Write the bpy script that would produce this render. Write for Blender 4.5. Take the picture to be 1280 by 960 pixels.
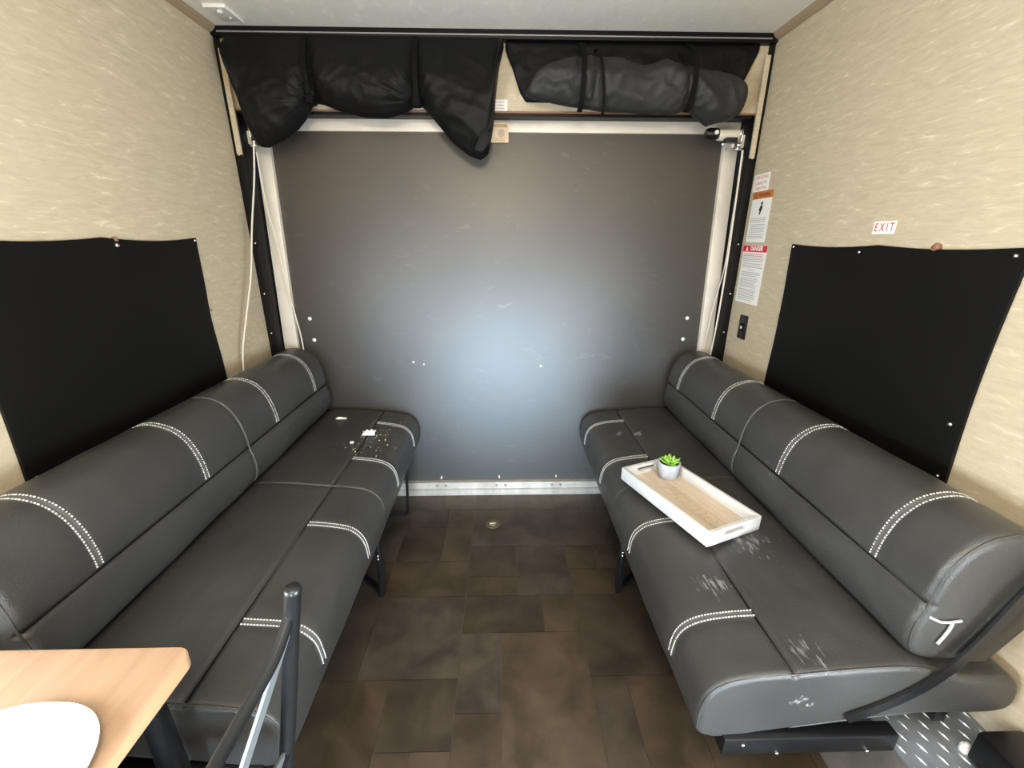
import bpy, bmesh, math, random
from mathutils import Vector, Matrix, noise
from math import sin, cos, pi, exp, radians, sqrt, atan2

for o in list(bpy.data.objects):
    bpy.data.objects.remove(o)
S = bpy.context.scene
COL = S.collection
random.seed(7)

# ------------------------------------------------------------------ camera
cam_d = bpy.data.cameras.new('camera')
cam_d.sensor_width = 36.0
cam_d.lens = 531.4 / 1280 * 36.0
cam_d.clip_start = 0.02
cam = bpy.data.objects.new('camera', cam_d)
COL.objects.link(cam)
R_ = Vector((0.99973256, -0.02299033, 0.00250076))
U_ = Vector((0.0049952, 0.32025934, 0.94731674))
F_ = Vector((0.02258001, 0.9470509, -0.32028853))
cam.matrix_world = Matrix(((R_.x, U_.x, -F_.x, 0.0091), (R_.y, U_.y, -F_.y, 0.0),
                           (R_.z, U_.z, -F_.z, 1.4366), (0, 0, 0, 1)))
S.camera = cam

# ------------------------------------------------------------------ world, light, exposure
S.view_settings.view_transform = 'Standard'
S.view_settings.look = 'None'
S.view_settings.gamma = 1.0
S.view_settings.use_curve_mapping = False
S.view_settings.exposure = 1.22
W = bpy.data.worlds.new('world'); S.world = W
W.use_nodes = True
W.node_tree.nodes['Background'].inputs[0].default_value = (0.75, 0.86, 1.0, 1)
W.node_tree.nodes['Background'].inputs[1].default_value = 1.0

def area(name, loc, direction, sx, sy, power, color, spread=180):
    l = bpy.data.lights.new(name, 'AREA'); l.shape = 'RECTANGLE'
    l.size = sx; l.size_y = sy; l.energy = power; l.color = color
    l.spread = radians(spread)
    o = bpy.data.objects.new(name, l); COL.objects.link(o)
    o.location = loc
    o.rotation_euler = Vector(direction).to_track_quat('-Z', 'Y').to_euler()
    return o
# daylight entering through the low side windows beside and behind the camera
area('daylight_dinette_window', (-1.21, -0.25, 1.02), (1, 0, 0), 1.1, 0.46, 34, (0.82, 0.92, 1.0))
area('daylight_galley_window', (1.21, -0.55, 0.80), (-1, 0, 0), 1.1, 0.80, 44, (0.82, 0.92, 1.0))
area('ramp_sheen_fill', (0.0, -1.67, 0.40), (0, 1, 0.04), 1.05, 0.62, 4.2, (0.58, 0.79, 1.0), 34)  # added fill, narrow beam to brighten the ramp; no known source

# ------------------------------------------------------------------ helpers
def tag(o, label=None, cat=None, group=None, kind=None):
    if label: o['label'] = label
    if cat: o['category'] = cat
    if group: o['group'] = group
    if kind: o['kind'] = kind
    return o

def thing(name, label, cat, loc=(0, 0, 0), rot=None, group=None, kind=None):
    o = bpy.data.objects.new(name, None); COL.objects.link(o)
    o.empty_display_size = 0.05
    o.location = loc
    if rot is not None: o.rotation_euler = rot
    return tag(o, label, cat, group, kind)

class MB:
    def __init__(s, off=(0, 0, 0)):
        s.v = []; s.f = []; s.o = Vector(off)
    def vert(s, p):
        s.v.append(Vector(p) - s.o); return len(s.v) - 1
    def box(s, x0, x1, y0, y1, z0, z1, M=None):
        P = [(x0,y0,z0),(x1,y0,z0),(x1,y1,z0),(x0,y1,z0),(x0,y0,z1),(x1,y0,z1),(x1,y1,z1),(x0,y1,z1)]
        if M is not None: P = [M @ Vector(p) for p in P]
        i = [s.vert(p) for p in P]
        for q in ((0,3,2,1),(4,5,6,7),(0,1,5,4),(1,2,6,5),(2,3,7,6),(3,0,4,7)):
            s.f.append([i[k] for k in q])
        return s
    def grid(s, rows, closed_u=False, closed_v=False, caps=False):
        n = len(rows); m = len(rows[0])
        ids = [[s.vert(p) for p in r] for r in rows]
        for a in range(n if closed_v else n - 1):
            for b in range(m if closed_u else m - 1):
                a2 = (a + 1) % n; b2 = (b + 1) % m
                s.f.append([ids[a][b], ids[a][b2], ids[a2][b2], ids[a2][b]])
        if caps:
            s.f.append(list(reversed(ids[0]))); s.f.append(ids[-1])
        return s
    def tube(s, pts, r, n=10, r2=None, smooth=1):
        """round (or oval with r2) tube along a polyline"""
        P = [Vector(p) for p in pts]
        if smooth > 1: P = [Vector(p) for p in catmull(P, smooth)]
        rows = []; up = None
        for i, p in enumerate(P):
            t = (P[min(i+1, len(P)-1)] - P[max(i-1, 0)]).normalized()
            if up is None:
                up = t.orthogonal().normalized()
            up = (up - t * up.dot(t)).normalized()
            b = t.cross(up)
            rr = r(i / (len(P)-1)) if callable(r) else r
            q = rr if r2 is None else r2
            rows.append([p + up * (rr * cos(2*pi*k/n)) + b * (q * sin(2*pi*k/n)) for k in range(n)])
        s.grid(rows, closed_u=True, caps=True); return s
    def bar(s, pts, w, t, up=(0, 0, 1)):
        """flat bar: width w along 'up', thickness t across"""
        P = [Vector(p) for p in pts]; rows = []
        for i, p in enumerate(P):
            d = (P[min(i+1, len(P)-1)] - P[max(i-1, 0)]).normalized()
            u = Vector(up); u = (u - d * u.dot(d)).normalized(); b = d.cross(u)
            rows.append([p + u*w/2 + b*t/2, p - u*w/2 + b*t/2, p - u*w/2 - b*t/2, p + u*w/2 - b*t/2])
        s.grid(rows, closed_u=True, caps=True); return s
    def lathe(s, prof, c=(0, 0, 0), n=24, axis='z', sq=None):
        c = Vector(c); rows = []
        for r, z in prof:
            row = []
            for k in range(n):
                a = 2*pi*k/n; rr = r
                if sq: rr = r / ((abs(cos(a))**sq + abs(sin(a))**sq) ** (1/sq))
                if axis == 'z': q = Vector((rr*cos(a), rr*sin(a), z))
                elif axis == 'y': q = Vector((rr*cos(a), z, rr*sin(a)))
                else: q = Vector((z, rr*cos(a), rr*sin(a)))
                row.append(c + q)
            rows.append(row)
        s.grid(rows, closed_u=True, caps=True); return s
    def prism(s, poly, fn, a, b):
        """poly of 2-tuples, fn(u, v, w) -> point, extruded w=a..b"""
        i0 = [s.vert(fn(u, v, a)) for u, v in poly]; i1 = [s.vert(fn(u, v, b)) for u, v in poly]
        n = len(poly)
        s.f.append(i0[::-1]); s.f.append(i1)
        for k in range(n): s.f.append([i0[k], i0[(k+1) % n], i1[(k+1) % n], i1[k]])
        return s
    def build(s, name, mat, parent=None, smooth=False, bevel=0, seg=2, angle=None):
        me = bpy.data.meshes.new(name)
        bm = bmesh.new()
        vs = [bm.verts.new(v) for v in s.v]
        for f in s.f:
            try: bm.faces.new([vs[i] for i in f])
            except ValueError: pass
        bmesh.ops.recalc_face_normals(bm, faces=bm.faces)
        if bevel:
            es = [e for e in bm.edges if len(e.link_faces) == 2 and e.calc_face_angle(0) > 0.5]
            bmesh.ops.bevel(bm, geom=es, offset=bevel, segments=seg, affect='EDGES', profile=0.5, clamp_overlap=True)
        bm.to_mesh(me); bm.free()
        me.materials.append(mat)
        if smooth or bevel:
            for p in me.polygons: p.use_smooth = True
            if bevel or angle: me.set_sharp_from_angle(angle=radians(angle or 35))
        o = bpy.data.objects.new(name, me); COL.objects.link(o)
        if parent is not None: o.parent = parent
        return o

def catmull(P, k, closed=False):
    P = [Vector(p) for p in P]; out = []; n = len(P)
    rng = n if closed else n - 1
    for i in range(rng):
        if closed: a, b, c, d = P[(i-1) % n], P[i], P[(i+1) % n], P[(i+2) % n]
        else: a, b, c, d = P[max(i-1, 0)], P[i], P[i+1], P[min(i+2, n-1)]
        for j in range(k):
            t = j / k
            out.append(0.5*((2*b) + (c-a)*t + (2*a-5*b+4*c-d)*t*t + (3*b-a-3*c+d)*t*t*t))
    if not closed: out.append(P[-1])
    return out

def lerp_tab(x, T):
    if x <= T[0][0]: return T[0][1]
    for (a, va), (b, vb) in zip(T, T[1:]):
        if x <= b: return va + (vb - va) * (x - a) / (b - a)
    return T[-1][1]

# ------------------------------------------------------------------ materials
def nodes(name):
    m = bpy.data.materials.new(name); m.use_nodes = True
    nt = m.node_tree; b = nt.nodes['Principled BSDF']
    return m, nt, b
def mat(name, col, rough=0.5, metal=0.0, spec=0.5, var=0.0, vscale=8, bump=0.0, bscale=200, stretch=(1, 1, 1), coat=0.0, rvar=0.0):
    m, nt, b = nodes(name)
    b.inputs['Base Color'].default_value = (*col, 1)
    b.inputs['Roughness'].default_value = rough
    b.inputs['Metallic'].default_value = metal
    b.inputs['Specular IOR Level'].default_value = spec
    b.inputs['Coat Weight'].default_value = coat
    N = nt.nodes.new; Lk = nt.links.new
    tc = N('ShaderNodeTexCoord'); mp = N('ShaderNodeMapping'); mp.inputs['Scale'].default_value = stretch
    Lk(tc.outputs['Object'], mp.inputs[0])
    if var or rvar:
        n1 = N('ShaderNodeTexNoise'); n1.inputs['Scale'].default_value = vscale; n1.inputs['Detail'].default_value = 6
        Lk(mp.outputs[0], n1.inputs['Vector'])
        if var:
            r = N('ShaderNodeValToRGB')
            r.color_ramp.elements[0].position = 0.3; r.color_ramp.elements[1].position = 0.7
            r.color_ramp.elements[0].color = tuple(c*(1-var) for c in col) + (1,)
            r.color_ramp.elements[1].color = tuple(min(1, c*(1+var)) for c in col) + (1,)
            Lk(n1.outputs['Fac'], r.inputs[0]); Lk(r.outputs[0], b.inputs['Base Color'])
        if rvar:
            mr = N('ShaderNodeMapRange'); mr.inputs[1].default_value = .3; mr.inputs[2].default_value = .7
            mr.inputs[3].default_value = rough - rvar; mr.inputs[4].default_value = rough + rvar
            Lk(n1.outputs['Fac'], mr.inputs[0]); Lk(mr.outputs[0], b.inputs['Roughness'])
    if bump:
        n2 = N('ShaderNodeTexNoise'); n2.inputs['Scale'].default_value = bscale; n2.inputs['Detail'].default_value = 4
        Lk(mp.outputs[0], n2.inputs['Vector'])
        bp = N('ShaderNodeBump'); bp.inputs['Strength'].default_value = bump; bp.inputs['Distance'].default_value = 0.002
        Lk(n2.outputs['Fac'], bp.inputs['Height']); Lk(bp.outputs[0], b.inputs['Normal'])
    return m

def wallpaper(name, dark, light, fleck, rough=0.55):
    """vinyl wall board: fine linen tone with short pale streaks running diagonally"""
    m, nt, b = nodes(name); N = nt.nodes.new; Lk = nt.links.new
    b.inputs['Roughness'].default_value = rough; b.inputs['Specular IOR Level'].default_value = 0.35
    tc = N('ShaderNodeTexCoord')
    mp = N('ShaderNodeMapping'); mp.inputs['Rotation'].default_value = (radians(22), 0, radians(0)); mp.inputs['Scale'].default_value = (1, 0.45, 2.2)
    Lk(tc.outputs['Object'], mp.inputs[0])
    n1 = N('ShaderNodeTexNoise'); n1.inputs['Scale'].default_value = 34; n1.inputs['Detail'].default_value = 7; n1.inputs['Roughness'].default_value = 0.62
    n1.inputs['Distortion'].default_value = 0.7
    Lk(mp.outputs[0], n1.inputs['Vector'])
    r = N('ShaderNodeValToRGB'); e = r.color_ramp.elements
    e[0].position = 0.35; e[0].color = (*dark, 1); e[1].position = 0.60; e[1].color = (*light, 1)
    x = e.new(0.72); x.color = (*fleck, 1)
    Lk(n1.outputs['Fac'], r.inputs[0]); Lk(r.outputs[0], b.inputs['Base Color'])
    n2 = N('ShaderNodeTexNoise'); n2.inputs['Scale'].default_value = 420; Lk(tc.outputs['Object'], n2.inputs['Vector'])
    bp = N('ShaderNodeBump'); bp.inputs['Strength'].default_value = 0.12; bp.inputs['Distance'].default_value = 0.001
    Lk(n2.outputs['Fac'], bp.inputs['Height']); Lk(bp.outputs[0], b.inputs['Normal'])
    return m

def tile_mat(name, dark, light, seed):
    m, nt, b = nodes(name); N = nt.nodes.new; Lk = nt.links.new
    tc = N('ShaderNodeTexCoord'); mp = N('ShaderNodeMapping'); mp.inputs['Location'].default_value = (seed*3.1, seed*1.7, 0)
    Lk(tc.outputs['Object'], mp.inputs[0])
    n1 = N('ShaderNodeTexNoise'); n1.inputs['Scale'].default_value = 6.5; n1.inputs['Detail'].default_value = 6; n1.inputs['Roughness'].default_value = 0.6; n1.inputs['Distortion'].default_value = 0.4
    Lk(mp.outputs[0], n1.inputs['Vector'])
    r = N('ShaderNodeValToRGB'); e = r.color_ramp.elements
    e[0].position = 0.36; e[0].color = (*dark, 1); e[1].position = 0.66; e[1].color = (*light, 1)
    Lk(n1.outputs['Fac'], r.inputs[0]); Lk(r.outputs[0], b.inputs['Base Color'])
    b.inputs['Roughness'].default_value = .34
    return m

def leather(name, col, scuffs=()):
    """black-brown vinyl with a fine grain; scuffs = (x, y, z, radius, scale) patches of pale abrasion in local coordinates"""
    m, nt, b = nodes(name); N = nt.nodes.new; Lk = nt.links.new
    b.inputs['Specular IOR Level'].default_value = 0.45
    tc = N('ShaderNodeTexCoord')
    n1 = N('ShaderNodeTexNoise'); n1.inputs['Scale'].default_value = 5; n1.inputs['Detail'].default_value = 6
    Lk(tc.outputs['Object'], n1.inputs['Vector'])
    r = N('ShaderNodeValToRGB'); e = r.color_ramp.elements
    e[0].position = .3; e[1].position = .7
    e[0].color = tuple(c*0.85 for c in col) + (1,); e[1].color = tuple(c*1.15 for c in col) + (1,)
    Lk(n1.outputs['Fac'], r.inputs[0])
    mr = N('ShaderNodeMapRange'); mr.inputs[1].default_value = .3; mr.inputs[2].default_value = .7; mr.inputs[3].default_value = .31; mr.inputs[4].default_value = .41
    Lk(n1.outputs['Fac'], mr.inputs[0]); Lk(mr.outputs[0], b.inputs['Roughness'])
    v = N('ShaderNodeTexVoronoi'); v.inputs['Scale'].default_value = 420; Lk(tc.outputs['Object'], v.inputs['Vector'])
    n3 = N('ShaderNodeTexNoise'); n3.inputs['Scale'].default_value = 22; n3.inputs['Detail'].default_value = 4; Lk(tc.outputs['Object'], n3.inputs['Vector'])
    ad = N('ShaderNodeMath'); ad.operation = 'MULTIPLY_ADD'; ad.inputs[1].default_value = 1.6
    Lk(n3.outputs['Fac'], ad.inputs[0]); Lk(v.outputs['Distance'], ad.inputs[2])
    bp = N('ShaderNodeBump'); bp.inputs['Strength'].default_value = 0.22; bp.inputs['Distance'].default_value = 0.0025
    Lk(ad.outputs[0], bp.inputs['Height']); Lk(bp.outputs[0], b.inputs['Normal'])
    last = r.outputs[0]
    for (x, y, z, rad, sc, st, thr) in scuffs:
        mp = N('ShaderNodeMapping'); mp.inputs['Scale'].default_value = st; Lk(tc.outputs['Object'], mp.inputs[0])
        n = N('ShaderNodeTexNoise'); n.inputs['Scale'].default_value = sc; n.inputs['Detail'].default_value = 7; n.inputs['Roughness'].default_value = .68
        Lk(mp.outputs[0], n.inputs['Vector'])
        ds = N('ShaderNodeVectorMath'); ds.operation = 'DISTANCE'; ds.inputs[1].default_value = (x, y, z); Lk(tc.outputs['Object'], ds.inputs[0])
        fo = N('ShaderNodeMapRange'); fo.inputs[1].default_value = 0.0; fo.inputs[2].default_value = rad; fo.inputs[3].default_value = 0.14; fo.inputs[4].default_value = -0.22
        Lk(ds.outputs['Value'], fo.inputs[0])
        sm = N('ShaderNodeMath'); sm.operation = 'ADD'; Lk(n.outputs['Fac'], sm.inputs[0]); Lk(fo.outputs[0], sm.inputs[1])
        st2 = N('ShaderNodeMapRange'); st2.inputs[1].default_value = thr; st2.inputs[2].default_value = thr + .06; st2.inputs[3].default_value = 0; st2.inputs[4].default_value = .5
        Lk(sm.outputs[0], st2.inputs[0])
        mx = N('ShaderNodeMixRGB'); mx.inputs[2].default_value = (.34, .34, .36, 1)
        Lk(st2.outputs[0], mx.inputs[0]); Lk(last, mx.inputs[1]); last = mx.outputs[0]
    Lk(last, b.inputs['Base Color'])
    return m

def ramp_mat():
    """dark grey painted ramp board with paler rubbed scuffs"""
    m, nt, b = nodes('ramp board'); N = nt.nodes.new; Lk = nt.links.new
    b.inputs['Specular IOR Level'].default_value = 0.9
    tc = N('ShaderNodeTexCoord')
    n1 = N('ShaderNodeTexNoise'); n1.inputs['Scale'].default_value = 2.2; n1.inputs['Detail'].default_value = 7
    Lk(tc.outputs['Object'], n1.inputs['Vector'])
    r = N('ShaderNodeValToRGB'); e = r.color_ramp.elements
    e[0].position = .3; e[1].position = .7; e[0].color = (.025, .021, .017, 1); e[1].color = (.037, .0315, .0255, 1)
    Lk(n1.outputs['Fac'], r.inputs[0])
    mp = N('ShaderNodeMapping'); mp.inputs['Rotation'].default_value = (0, radians(30), 0); mp.inputs['Scale'].default_value = (1, 1, 2.6)
    Lk(tc.outputs['Object'], mp.inputs[0])
    n2 = N('ShaderNodeTexNoise'); n2.inputs['Scale'].default_value = 13; n2.inputs['Detail'].default_value = 4; n2.inputs['Distortion'].default_value = .5
    Lk(mp.outputs[0], n2.inputs['Vector'])
    mr = N('ShaderNodeMapRange'); mr.inputs[1].default_value = .60; mr.inputs[2].default_value = .76; mr.inputs[3].default_value = 0; mr.inputs[4].default_value = .45
    Lk(n2.outputs['Fac'], mr.inputs[0])
    pt = N('ShaderNodeTexNoise'); pt.inputs['Scale'].default_value = 3.1; pt.inputs['Detail'].default_value = 2; Lk(tc.outputs['Object'], pt.inputs['Vector'])
    pm = N('ShaderNodeMapRange'); pm.inputs[1].default_value = .42; pm.inputs[2].default_value = .66; Lk(pt.outputs['Fac'], pm.inputs[0])
    pk = N('ShaderNodeMath'); pk.operation = 'MULTIPLY'; Lk(mr.outputs[0], pk.inputs[0]); Lk(pm.outputs[0], pk.inputs[1])
    mx = N('ShaderNodeMixRGB'); mx.inputs[2].default_value = (.13, .11, .095, 1)
    Lk(pk.outputs[0], mx.inputs[0]); Lk(r.outputs[0], mx.inputs[1]); Lk(mx.outputs[0], b.inputs['Base Color'])
    b.inputs['Roughness'].default_value = .45
    n3 = N('ShaderNodeTexNoise'); n3.inputs['Scale'].default_value = 55; n3.inputs['Detail'].default_value = 6
    Lk(tc.outputs['Object'], n3.inputs['Vector'])
    bp = N('ShaderNodeBump'); bp.inputs['Strength'].default_value = .10; bp.inputs['Distance'].default_value = .003
    Lk(n3.outputs['Fac'], bp.inputs['Height']); Lk(bp.outputs[0], b.inputs['Normal'])
    return m

def wood_mat(name, a, c, scale=(1, 12, 12), rough=.4, rot=0):
    m, nt, b = nodes(name); N = nt.nodes.new; Lk = nt.links.new
    tc = N('ShaderNodeTexCoord'); mp = N('ShaderNodeMapping'); mp.inputs['Scale'].default_value = scale; mp.inputs['Rotation'].default_value = (0, 0, rot)
    Lk(tc.outputs['Object'], mp.inputs[0])
    n1 = N('ShaderNodeTexNoise'); n1.inputs['Scale'].default_value = 3; n1.inputs['Detail'].default_value = 7; n1.inputs['Distortion'].default_value = .4
    Lk(mp.outputs[0], n1.inputs['Vector'])
    r = N('ShaderNodeValToRGB'); e = r.color_ramp.elements
    e[0].position = .3; e[1].position = .7; e[0].color = (*a, 1); e[1].color = (*c, 1)
    Lk(n1.outputs['Fac'], r.inputs[0]); Lk(r.outputs[0], b.inputs['Base Color']); b.inputs['Roughness'].default_value = rough
    return m

M = {}
M['wall'] = wallpaper('beige vinyl wall board', (.455, .39, .28), (.52, .45, .33), (.67, .605, .465))
M['ceil'] = wallpaper('pale ceiling board', (.78, .765, .71), (.82, .805, .755), (.92, .91, .87))
M['cove'] = mat('tan cove trim', (.33, .25, .17), .5)
M['ramp'] = ramp_mat()
M['alu'] = mat('brushed aluminium', (.60, .56, .50), .45, .5, var=.18, vscale=5, stretch=(3, 3, .6))
M['alu_top'] = mat('white painted rail', (.68, .64, .58), .45, .15, var=.1, vscale=6)
M['black'] = mat('black painted steel', (.004, .004, .005), .35)
M['black_frame'] = mat('black frame trim', (.002, .002, .002), .5, spec=.25)
M['chrome'] = mat('bright metal', (.75, .75, .75), .22, 1.0)
M['silver_line'] = mat('grey aluminium strip', (.35, .35, .36), .35, .6)
M['brown_strip'] = mat('brown edge strip', (.22, .11, .065), .5)
M['white'] = mat('white plastic', (.80, .80, .78), .4)
M['cord'] = mat('white braided cord', (.68, .64, .56), .8)
M['leather_l'] = leather('worn black vinyl', (.040, .0395, .038))
M['tileA'] = tile_mat('brown slate tile a', (.036, .026, .017), (.074, .054, .036), 1)
M['tileB'] = tile_mat('brown slate tile b', (.029, .022, .0155), (.062, .047, .034), 2)
M['tileC'] = tile_mat('brown slate tile c', (.041, .030, .019), (.082, .060, .039), 3)
M['tileD'] = tile_mat('brown slate tile d', (.032, .025, .019), (.074, .059, .046), 5)
M['grout'] = mat('floor joint', (.085, .070, .055), .7)
M['thread'] = mat('white stitching thread', (.72, .72, .70), .6)
M['welt'] = mat('grey vinyl welt', (.085, .084, .082), .30)
M['blind'] = mat('black vinyl window cover', (.0032, .0031, .0030), .55, spec=.22, bump=.1, bscale=500)
M['nylon'] = mat('black nylon', (.0036, .0037, .0040), .58, spec=.2, bump=.15, bscale=90)
M['nylon_grey'] = mat('charcoal nylon', (.021, .0215, .022), .55, spec=.3, bump=.15, bscale=90)
M['strap'] = mat('black webbing', (.003, .003, .0033), .8, spec=.15)
M['wood'] = wood_mat('beech laminate', (.38, .25, .165), (.46, .305, .205), (14, 1.2, 8), .38, radians(-12))
M['wood_edge'] = mat('light beech edge', (.58, .37, .21), .4)
M['tray'] = wood_mat('whitewashed wood', (.50, .505, .50), (.64, .65, .65), (12, 1.2, 12), .55)
M['tray_base'] = wood_mat('pale wood boards', (.50, .40, .30), (.64, .54, .43), (16, 1.5, 8), .5)
M['tray_ink'] = mat('brown script', (.50, .37, .25), .6)
M['pot'] = mat('pale grey ceramic', (.40, .44, .51), .5, var=.12, vscale=30)
M['soil'] = mat('dark soil', (.03, .022, .015), .9)
M['leaf'] = mat('succulent green', (.20, .42, .05), .45, var=.3, vscale=40)
M['leaf_tip'] = mat('succulent light green', (.34, .58, .10), .45)
M['plate'] = mat('glossy white plate', (.70, .80, .80), .2, coat=.3)
M['paper'] = mat('white paper', (.82, .82, .80), .7)
M['ink_grey'] = mat('grey print', (.42, .42, .44), .7)
M['ink_black'] = mat('black print', (.02, .02, .02), .7)
M['ink_red'] = mat('red print', (.55, .10, .13), .6)
M['ink_pink'] = mat('faded red print', (.62, .22, .24), .6)
M['band_red'] = mat('red band', (.62, .015, .05), .5)
M['band_orange'] = mat('orange brown band', (.52, .17, .04), .5)
M['band_dark'] = mat('dark brown print', (.20, .06, .02), .5)
M['yellow_paper'] = mat('yellowed label', (.78, .64, .46), .6)
M['chair'] = mat('black gloss enamel', (.010, .011, .0125), .3)
M['chair_strip'] = mat('grey steel strip', (.20, .225, .24), .4, .3)
M['brass'] = mat('dull brass', (.35, .29, .18), .4, .6)
M['brass_dark'] = mat('tarnished brass', (.14, .12, .08), .5, .4)
M['diamond'] = mat('aluminium tread plate', (.24, .265, .31), .45, .5, var=.25, vscale=14)
M['box_side'] = tile_mat('grey vinyl box cladding', (.10, .095, .088), (.19, .18, .165), 9)
M['lug'] = mat('bright tread lug', (.80, .82, .86), .3, .3)  # lugs given a paler tone than the plate
M['tear'] = mat('exposed pale backing', (.42, .42, .43), .8)

# ------------------------------------------------------------------ the setting
HW, D, H, YB = 1.2, 2.22, 2.278, -1.62

fl = MB().box(-HW-.02, HW+.02, YB, D+.1, -.04, -.0035).build('floor', M['grout'])
tag(fl, 'dark brown slate-look tiled floor between the two sofas', 'floor', kind='structure')
tiles = [  # x0, x1, y0, y1, material index: the aisle as it lies
 (-.15,.30,2.04,2.215,1),(-.15,.31,1.74,2.04,3),(-.15,.07,1.54,1.74,1),(-.15,.07,1.43,1.54,2),(.07,.31,1.43,1.74,3),
 (-.15,.17,1.25,1.43,1),(.17,.31,1.25,1.43,2),(-.15,0,.955,1.25,3),(0,.31,.62,1.25,2),(-.15,0,.62,.955,0),
 (-.50,-.15,1.07,1.43,3),(-.38,-.15,.85,1.07,1),(-.62,-.38,.62,1.07,0),(-.38,-.27,.62,.85,2),(-.27,-.15,.62,.85,0),
 (-.29,-.15,1.64,1.89,0),(-.50,-.29,1.64,1.89,1),(-.50,-.15,1.43,1.64,0),(-.29,-.15,1.89,2.04,0),(-.50,-.29,1.89,2.04,3),
 (-.33,-.15,2.04,2.215,0),(-.50,-.33,2.04,2.215,1),(-.62,-.50,1.07,1.64,1),(-.62,-.50,1.64,2.215,3),
 (.31,.45,1.58,1.74,0),(.31,.62,1.74,2.04,3),(.30,.45,2.04,2.215,0),(.45,.62,2.04,2.215,3),(.45,.62,1.58,1.74,3),
 (.31,.48,1.43,1.58,0),(.48,.62,1.43,1.58,1),(.31,.62,1.07,1.43,1),(.31,.43,.62,1.07,1),(.43,.62,.62,1.07,0)]
for xa, xb in ((-1.2,-.91),(-.91,-.62),(.62,.91),(.91,1.2)):
    y = .62
    while y < 2.2:
        y2 = min(y + .3195, 2.217); tiles.append((xa, xb, y, y2, random.randrange(4))); y = y2
y = .62
while y > YB + .01:
    y2 = max(y - .3, YB); x = -1.2
    while x < 1.19:
        x2 = min(x + random.choice((.3, .45, .15)), 1.2)
        if 1.2 - x2 < .1: x2 = 1.2
        tiles.append((x, x2, y2, y, random.randrange(4))); x = x2
    y = y2
TM = [M['tileA'], M['tileB'], M['tileC'], M['tileD']]
for x0, x1, y0, y1, k in tiles:
    g = .0011
    MB().box(x0+g, x1-g, y0+g, y1-g, -.0035, random.uniform(-.0004, 0)).build('tile', TM[k], fl)

def wall_with_hole(name, x0, x1, hole, label):
    y0, y1, z0, z1 = hole
    m = MB()
    m.box(x0, x1, YB-.05, y0, 0, H).box(x0, x1, y1, D+.16, 0, H).box(x0, x1, y0, y1, 0, z0).box(x0, x1, y0, y1, z1, H)
    return tag(m.build(name, M['wall']), label, 'wall', kind='structure')
wall_with_hole('wall_left', -HW-.06, -HW, (-.80, .30, .79, 1.25), 'beige textured wall on the left behind the sofa')
wall_with_hole('wall_right', HW, HW+.06, (-1.10, .0, .40, 1.20), 'beige textured wall on the right with warning labels')
# window frames of the two windows that light the place from beside and behind the camera
for n, (x0, x1, y0, y1, z0, z1) in enumerate(((-HW-.05, -HW+.012, -.80, .30, .79, 1.25), (HW-.012, HW+.05, -1.10, .0, .40, 1.20)), 1):
    m = MB(); w = .03
    m.box(x0, x1, y0-w, y0+.005, z0-w, z1+w).box(x0, x1, y1-.005, y1+w, z0-w, z1+w).box(x0, x1, y0+.005, y1-.005, z0-w, z0+.005).box(x0, x1, y0+.005, y1-.005, z1-.005, z1+w)
    tag(m.build('window_%d' % n, M['black_frame']), 'black framed window in the %s wall beside the camera' % ('left', 'right')[n-1], 'window', kind='structure')
# partition behind the camera; low opening added to pass the ramp fill
m = MB().box(-HW-.06, -.56, YB-.06, YB, 0, H).box(.56, HW+.06, YB-.06, YB, 0, H).box(-.56, .56, YB-.06, YB, .74, H)
tag(m.build('wall_front', M['wall']), 'beige partition wall with a low opening added for light behind the camera', 'wall', kind='structure')
tag(MB().box(-HW-.06, HW+.06, YB-.06, D+.16, H, H+.05).build('ceiling', M['ceil']), 'pale grey mottled ceiling board', 'ceiling', kind='structure')
# tan cove strips where the side walls meet the ceiling
for n, sg in enumerate((-1, 1), 1):
    m = MB(); m.prism([(0, 0), (.028, 0), (.022, -.012), (.010, -.022), (0, -.026)], lambda u, v, w: (sg*(HW-u), w, H+v), YB, D-.03)
    tag(m.build('trim_%d' % n, M['cove']), 'tan cove strip between ceiling and %s wall' % ('left', 'right')[n-1], 'trim', kind='structure')

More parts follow.
